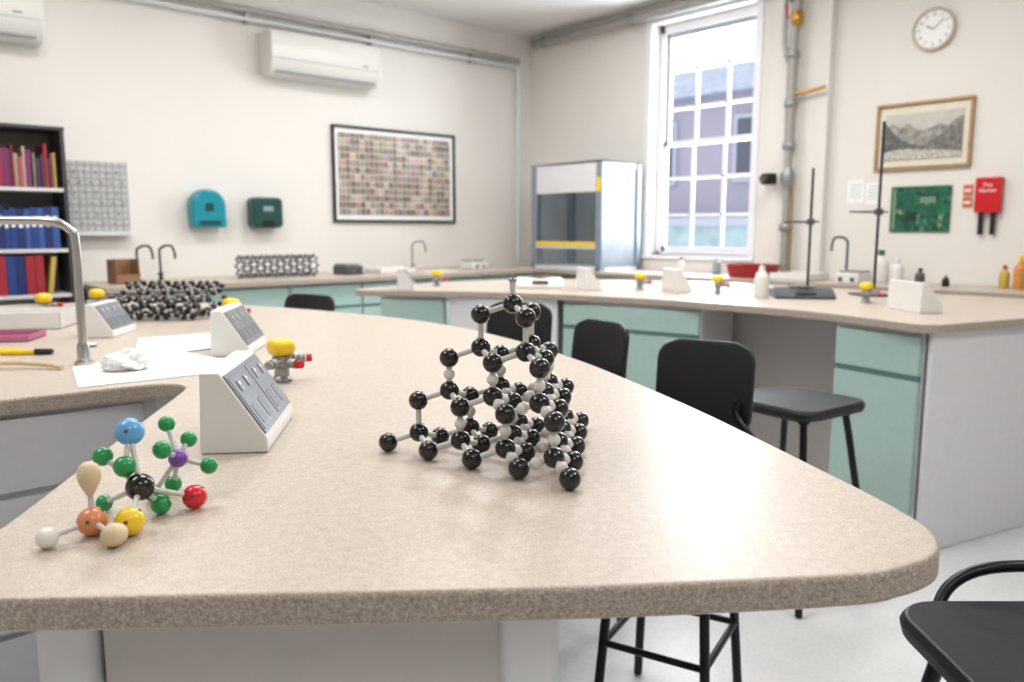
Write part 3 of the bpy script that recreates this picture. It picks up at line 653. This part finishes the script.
for lo,hi in (((-.08,-.06,0),(.08,.06,.004)),((-.08,-.06,0),(-.076,.06,.16)),((.076,-.06,0),(.08,.06,.16)),((-.08,.056,0),(.08,.06,.16)),((-.08,-.06,0),(.08,-.056,.06))): addlh(bm,lo,hi)
fin(bm,'box_body',M_brown,t)
# ------------------------------------------------------------ east wall things
pr=thing('ceiling_pipe','grey pipe along the wall under the ceiling','pipe',(XW-.08,0,3.10))
tube('pipe',[(0,1.0,0),(0,6.05,0)],.04,M_pipe,pr,seg=16)
for y in (2.2,3.5,4.8,5.9):
    bm=bmesh.new(); tubebm(bm,[(0,y-.02,0),(0,y+.02,0)],.048,16); addbox(bm,(.038,y,.03),(.07,.02,.02)); fin(bm,'pipe_clamp',M_steel,pr)
vp=thing('vertical_pipe','vertical grey service pipe with brass valve on pier','pipe',(XW-.14,3.2,0))
tube('riser',[(0,0,.95),(0,0,1.62),(0,0,1.9)],.028,M_pipe,vp,seg=16); tube('upper_riser',[(0,0,1.9),(0,.0,2.55)],.036,M_pipe,vp,seg=16); tube('top_riser',[(0,0,2.55),(0,-.005,2.7),(0,-.02,2.82),(0,-.015,3.0),(0,0,3.19)],.032,M_pipe,vp,seg=16,smoothn=4)
tube('side_pipe',[(0,.03,2.5),(0,.065,2.6),(0,.075,2.8),(0,.07,3.19)],.016,M_steel,vp,seg=10,smoothn=4)
tube('lower_side_pipe',[(0,-.045,.95),(0,-.045,1.5),(0,-.03,1.66)],.008,M_brass,vp,seg=10)
lathe('valve_body',[(.0001,-.06),(.030,-.06),(.040,-.03),(.046,0),(.040,.03),(.030,.06),(.0001,.06)],M_brass,vp,loc=(0,-.02,2.80))
tube('valve_handle',[(-.04,.03,2.80),(-.045,.05,2.90)],.008,M_red,vp)
for z in (1.3,1.9,2.2,2.55,2.95):
    bm=bmesh.new(); tubebm(bm,[(0,0,z-.03),(0,0,z-.02),(0,0,z+.02),(0,0,z+.03)],[.038,.048,.048,.038],16); addbox(bm,(.035,0,z),(.06,.03,.02)); fin(bm,'pipe_collar',M_steel,vp,ang=50)
tube('branch_pipe',[(0,0,2.27),(0,-.1,2.27),(0,-.26,2.29)],.014,M_brass,vp,seg=10)
lathe('junction_body',[(.0001,1.59),(.035,1.59),(.052,1.62),(.052,1.70),(.035,1.74),(.0001,1.74)],M_steel,vp)
t=thing('wall_camera','small black camera like device on bracket beside pipe','device',(XW-.16,3.34,1.66))
box('device_body',(-.05,-.045,-.04),(.04,.045,.045),M_black,t,bevel=.012,seg=3); lathe('lens',[(.0001,0),(.028,0),(.028,.03),(.02,.034),(.0001,.03)],M_dgrey,t,loc=(-.05,.01,0),rot=(0,D(-90),0)); tube('bracket',[(.03,0,-.02),(.085,0,-.02)],.01,M_steel,t)
# mountain picture
t=thing('framed_picture','gold framed grey mountain landscape print','picture',(XW-.001,2.30,1.908),D(-90))
frame(t,.62,.445,.02,.028,mat('gold_frame',(.66,.53,.36),.4,metal=.3,var=.1)); box('mount',(-.29,-.01,-.2),(.29,-.003,.2),mat('cream_mount',(.87,.85,.79),.8),t)
PW,PB,PT=.25,-.155,.15
box('print_sky',(-PW,-.0125,PB),(PW,-.0105,PT),mat('print_sky',(.76,.75,.72),.7,var=.12,scale=8),t)
def ridge(name,pts,y,c,sc=30):
    prism(name,[(-PW,PB)]+pts+[(PW,PB)],y-.001,y,mat(name+'_tone',c,.7,var=.45,scale=sc),t,axis='y')
ridge('distant_ridge',[(-PW,.05),(-.20,.09),(-.15,.06),(-.10,.085),(-.05,.05),(.0,.03),(.05,.045),(.11,.07),(.16,.05),(.20,.09),(PW,.11)],-.0127,(.58,.57,.55))
ridge('left_slope',[(-PW,.10),(-.21,.05),(-.15,-.01),(-.08,-.05),(0,-.07),(.06,-.09),(PW,-.11)],-.014,(.40,.40,.39),40)
ridge('right_slope',[(-.05,-.10),(.03,-.06),(.10,-.01),(.17,.03),(PW,.08)],-.0155,(.46,.45,.43),40)
ridge('valley_floor',[(-PW,-.10),(-.12,-.08),(0,-.095),(.1,-.10),(PW,-.12)],-.017,(.72,.71,.68),50)
def pcb():
    m=bpy.data.materials.new('board_green'); m.use_nodes=True; nt=m.node_tree; b=nt.nodes['Principled BSDF']; N=nt.nodes.new
    tc=N('ShaderNodeTexCoord'); v=N('ShaderNodeTexVoronoi'); v.inputs['Scale'].default_value=34; v.distance='CHEBYCHEV'; v.inputs['Randomness'].default_value=.8
    nt.links.new(tc.outputs['Object'],v.inputs['Vector']); r=N('ShaderNodeValToRGB'); r.color_ramp.interpolation='CONSTANT'; e=r.color_ramp.elements
    sp=N('ShaderNodeSeparateColor'); nt.links.new(v.outputs['Color'],sp.inputs[0]); nt.links.new(sp.outputs[0],r.inputs['Fac'])
    e[0].color=lin((.06,.34,.25))+(1,); e[1].position=.45; e[1].color=lin((.09,.40,.30))+(1,)
    k=e.new(.75); k.color=lin((.05,.25,.19))+(1,); k=e.new(.92); k.color=lin((.36,.52,.42))+(1,); k=e.new(.98); k.color=lin((.56,.58,.35))+(1,)
    nt.links.new(r.outputs['Color'],b.inputs['Base Color']); b.inputs['Roughness'].default_value=.4; return m
t=thing('green_notice_board','green circuit patterned board fixed to wall','board',(XW-.001,2.287,1.42),D(-90))
box('board',(-.195,-.014,-.153),(.195,0,.153),pcb(),t,bevel=.002)
bm=bmesh.new(); addbox(bm,(.05,-.0145,.06),(.10,.003,.04),0); addbox(bm,(-.05,-.0145,-.05),(.07,.003,.07),1); addbox(bm,(-.17,-.0145,0),(.02,.003,.27),0)
fin(bm,'board_parts',[mat('board_silver',(.45,.55,.47),.4),mat('board_dark',(.04,.20,.15),.4)],t,smooth=False)
for i,(z0,z1) in enumerate(((1.50,1.57),(1.425,1.49))):
    t=thing('safety_sign','small orange and white safety sign on wall','sign',(XW-.001,1.995,(z0+z1)/2),D(-90),'small orange signs')
    box('sign_panel',(-.028,-.006,-(z1-z0)/2),(.028,0,(z1-z0)/2),mat('orange_red',(.80,.42,.25),.4),t); box('white_strip',(-.02,-.0075,-.008),(.02,-.006,.006),M_paper,t)
for y0,y1,z0_,z1_ in ((2.68,2.80,1.47,1.63),(2.56,2.665,1.46,1.61)):
    t=thing('wall_notice','white paper notice pinned to wall','notice',(XW-.001,(y0+y1)/2,(z0_+z1_)/2),D(-90),'paper notices on the wall')
    box('notice_paper',(-(y1-y0)/2,-.003,-(z1_-z0_)/2),((y1-y0)/2,0,(z1_-z0_)/2),M_paper,t)
    bm=bmesh.new()
    for k in range(5): addbox(bm,(0,-.0035,.05-k*.022),((y1-y0)*.7,.001,.004))
    fin(bm,'printed_lines',M_mgrey,t,smooth=False)
# ------------------------------------------------------------ fume cupboard
fh=thing('fume_cupboard','bench top fume cupboard with glass sash and grey corner posts','fume cupboard',(5.12,4.66,BT+.001))
W=.88; Dp=.53; Hh=.93; M_post=mat('blue_grey_post',(.53,.57,.62),.35,metal=.2)
for x,y in ((0,0),(0,W-.07),(Dp-.06,0),(Dp-.06,W-.07)): box('corner_post',(x,y,0),(x+.06,y+.07,Hh),M_post,fh,bevel=.008)
box('header_panel',(.006,.07,Hh-.25),(.03,W-.07,Hh-.005),M_lgrey,fh,bevel=.003)
box('top_panel',(.0,.0,Hh),(Dp,W,Hh+.012),glassmat('clear_top',(.75,.78,.8),.1),fh)
box('floor_panel',(.0,.0,-.0),(Dp,W,.03),M_lgrey,fh,bevel=.003)
box('back_panel',(Dp-.012,.06,.03),(Dp-.002,W-.06,Hh),mat('murky_back',(.66,.67,.67),.5,var=.08,scale=5),fh)
box('front_sash',(.012,.07,.2),(.018,W-.07,Hh-.25),glassmat('sash_glass',(.88,.90,.90),.1),fh)
box('sash_handle',(-.004,.07,.215),(.02,W-.07,.25),M_yel,fh,bevel=.003)
box('sash_rail',(0.004,.07,.19),(.024,W-.07,.215),M_lgrey,fh)
box('side_frame',(.06,.012,Hh-.05),(Dp-.06,.03,Hh),M_post,fh); box('side_frame',(.06,.012,.03),(Dp-.06,.03,.07),M_post,fh)
M_sideg=bpy.data.materials.new('translucent_side_panel'); M_sideg.use_nodes=True
nt=M_sideg.node_tree; out=nt.nodes['Material Output']; pb=nt.nodes['Principled BSDF']; pb.inputs['Base Color'].default_value=lin((.68,.72,.76))+(1,); pb.inputs['Roughness'].default_value=.3
tn=nt.nodes.new('ShaderNodeBsdfTransparent'); ms=nt.nodes.new('ShaderNodeMixShader'); nzz=nt.nodes.new('ShaderNodeTexNoise'); nzz.inputs['Scale'].default_value=3
mr=nt.nodes.new('ShaderNodeMapRange'); mr.inputs['To Min'].default_value=.45; mr.inputs['To Max'].default_value=.65; nt.links.new(nzz.outputs['Fac'],mr.inputs['Value']); nt.links.new(mr.outputs[0],ms.inputs['Fac']); nt.links.new(tn.outputs[0],ms.inputs[1]); nt.links.new(pb.outputs[0],ms.inputs[2]); nt.links.new(ms.outputs[0],out.inputs['Surface'])
box('side_glass',(.06,.018,.07),(Dp-.06,.024,Hh-.05),M_sideg,fh); box('side_glass',(.06,W-.024,.03),(Dp-.06,W-.018,Hh),M_sideg,fh)
box('warning_sticker',(-.003,.01,.68),(-.001,.055,.80),M_yel,fh)
# ------------------------------------------------------------ items on island / wall bench
def balance(loc,rot,m,label,w=.28,d=.22,h=.06):
    t=thing('laboratory_balance',label,'balance',(loc[0],loc[1],BT+.001),rot,'laboratory balances')
    prism('balance_body',[(-d/2,0),(d/2,0),(d/2,h),(-d/2+.07,h),(-d/2,h*.35)],-w/2,w/2,m,t,axis='x',bevel=.006)
    lathe('weighing_pan',[(.0001,h+.001),(.02,h+.001),(.02,h+.008),(.075,h+.010),(.075,h+.014),(.0001,h+.014)],M_chrome,t,loc=(0,.03,0))
    box('display',(-.05,-d/2+.002,h*.5),(.05,-d/2+.02,h*.8),M_dgrey,t,bevel=.002); return t
balance((3.42,3.62),D(-41),M_white,'white laboratory balance on second bench')
balance((3.95,2.16),D(-50),M_dgrey,'dark grey laboratory balance with steel pan',w=.30,h=.05)
t=thing('wash_bottle','white squeezy wash bottle with bent nozzle','bottle',(3.786,2.30,BT+.001))
lathe('bottle_body',[(.0001,0),(.036,0),(.038,.01),(.038,.10),(.03,.125),(.014,.145),(.0001,.145)],M_white,t); lathe('cap',[(.0001,.143),(.017,.143),(.015,.165),(.0001,.167)],M_white,t)
tube('nozzle',[(0,0,.16),(0,0,.185),(.01,-.02,.20),(.03,-.05,.195)],.0035,M_white,t,smoothn=4)
def retort(loc,h,label,clampz):
    t=thing('retort_stand',label,'retort stand',(loc[0],loc[1],BT+.001),D(-40),'retort stands')
    box('base_plate',(-.08,-.06,0),(.08,.14,.012),M_dgrey,t,bevel=.003); tube('rod',[(0,0,.01),(0,0,h)],.0075,M_black,t)
    for z in clampz:
        bm=bmesh.new(); addbox(bm,(0,0,z),(.035,.03,.035)); tubebm(bm,[(-.01,0,z),(-.10,0,z)],.006,8); tubebm(bm,[(-.10,0,z),(-.13,.02,z),(-.15,.012,z)],.005,8); tubebm(bm,[(-.10,0,z),(-.13,-.02,z),(-.15,-.012,z)],.005,8); tubebm(bm,[(.015,0,z),(.05,0,z)],.005,8)
        fin(bm,'clamp',M_dgrey,t,ang=40)
retort((4.34,2.34),.70,'dark retort stand with one clamp',[.40]); retort((4.33,1.95),.92,'tall dark retort stand with a clamp',[.45])
t=thing('red_bowl','red rectangular plastic washing up bowl','bowl',(5.35,3.33,BT+.001))
bm=bmesh.new(); A=rrect(.22,.3,.04); Bq=rrect(.26,.35,.05); Cq=rrect(.25,.34,.05); Dq=rrect(.21,.29,.04)
rings=[[bm.verts.new((x,y,0)) for x,y in A],[bm.verts.new((x,y,.10)) for x,y in Bq],[bm.verts.new((x,y,.10)) for x,y in Cq],[bm.verts.new((x,y,.004)) for x,y in Dq]]
for a,b in zip(rings,rings[1:]):
    for i in range(len(a)): bm.faces.new((a[i],a[(i+1)%len(a)],b[(i+1)%len(a)],b[i]))
bm.faces.new(rings[0]); bm.faces.new(rings[-1]); fin(bm,'bowl_body',mat('dark_red_plastic',(.60,.10,.12),.3),t)
bottle('squash_bottle',(5.50,1.60),.20,.036,M_orange,M_yel,'orange bottle with yellow cap by the wall')
bottle('reagent_bottle',(5.52,1.69),.14,.03,mat('amber_yellow',(.76,.66,.30),.4),M_red,'yellow bottle with red cap by the wall')
bottle('reagent_bottle',(5.5,2.44),.22,.05,M_white,M_grn,'white plastic bottle with green cap'); bottle('reagent_bottle',(5.48,2.32),.17,.04,M_white,M_white,'white plastic bottle with white cap')
bottle('reagent_bottle',(5.4,2.14),.11,.03,M_dgrey,M_black,'small grey bottle with black cap'); bottle('reagent_bottle',(5.42,1.99),.07,.022,M_black,M_steel,'short black bottle with metal cap')
bottle('reagent_bottle',(5.5,3.75),.14,.035,M_mgrey,M_white,'grey bottle with white cap under window'); bottle('reagent_bottle',(5.5,4.1),.13,.03,M_white,M_red,'white bottle with red cap below window')
tray('white_tray',(5.38,2.97),(.3,.3),0,M_white,'white plastic tray on the wall worktop',h=.05)
tray('grey_tray',(5.35,1.35),(.3,.25),0,M_mgrey,'grey plastic tray on the wall worktop',h=.06)
def hotplate(loc,rot,m,label):
    t=thing('hotplate',label,'hotplate',(loc[0],loc[1],BT+.001),rot,'hotplates on the wall worktop')
    box('hotplate_body',(-.08,-.1,0),(.08,.1,.07),m,t,bevel=.008); box('plate',(-.07,-.06,.07),(.07,.09,.085),M_steel,t,bevel=.003)
    for x in (-.04,.04): lathe('dial_knob',[(.0001,0),(.014,0),(.012,.014),(.0001,.015)],M_dgrey,t,loc=(x,-.1,.03),rot=(D(90),0,0))
hotplate((4.6,5.75),0,M_white,'white hotplate with two dials on worktop'); hotplate((3.3,5.75),D(5),M_dgrey,'dark grey hotplate with two dials on worktop'); hotplate((5.28,2.52),D(-90),M_white,'white hotplate with two dials near wall')
tray('white_tray',(3.7,5.75),(.35,.25),0,M_white,'white plastic tray on the wall worktop',h=.04)
sheet('paper_sheet',[(4.0,5.5),(4.25,5.5),(4.25,5.8),(4.0,5.8)],'white paper sheets on the wall worktop')
# ------------------------------------------------------------ lights
def clight(x,y,e):  # unseen ceiling panels, added because the closed room needs light
    t=thing('added_ceiling_light','unseen flat white ceiling panel added to light the room','added ceiling light',(x,y,H-.001),0,'added ceiling panel lights')
    box('added_light_housing',(-.6,-.32,-.05),(.6,.32,-.001),M_white,t,bevel=.005)
    l=bpy.data.lights.new('added_panel_light','AREA'); l.shape='RECTANGLE'; l.size=1.15; l.size_y=.58; l.energy=e; l.color=(1,.982,.965)
    lo=bpy.data.objects.new('added_panel_lamp',l); COL.objects.link(lo); lo.parent=t; lo.location=(0,0,-.055)
for x,y,e in ((0,-1,18),(2.4,-.6,36),(-.6,2.0,26),(1.5,2.0,36),(3.8,2.2,38),(1.2,4.4,37),(3.6,4.4,38)): clight(x,y,e)
l=bpy.data.lights.new('window_daylight','AREA'); l.shape='RECTANGLE'; l.size=1.9; l.size_y=1.0; l.energy=130; l.color=(.90,.95,1)
lo=bpy.data.objects.new('window_daylight',l); COL.objects.link(lo); lo.location=(XW+.5,4.1,2.1); lo.rotation_euler=(0,D(90),0)
wd=bpy.data.worlds.new('overcast'); SC.world=wd; wd.use_nodes=True; nt=wd.node_tree; bg=nt.nodes['Background']
tc=nt.nodes.new('ShaderNodeTexCoord'); nz=nt.nodes.new('ShaderNodeTexNoise'); nz.inputs['Scale'].default_value=2; r=nt.nodes.new('ShaderNodeValToRGB')
r.color_ramp.elements[0].color=(.82,.87,.95,1); r.color_ramp.elements[1].color=(1,1,1,1)
nt.links.new(tc.outputs['Generated'],nz.inputs['Vector']); nt.links.new(nz.outputs['Fac'],r.inputs['Fac']); nt.links.new(r.outputs['Color'],bg.inputs['Color']); bg.inputs['Strength'].default_value=1.6
# ------------------------------------------------------------ camera
cam=bpy.data.cameras.new('camera'); co=bpy.data.objects.new('camera',cam); COL.objects.link(co); SC.camera=co
co.location=(0,0,1.28); co.rotation_euler=(D(90-7.9),0,D(48.6-90)); cam.lens=28.125; cam.sensor_width=36; cam.clip_start=.02
cam.dof.use_dof=True; cam.dof.focus_distance=1.22; cam.dof.aperture_fstop=4.2
SC.view_settings.view_transform='Standard'
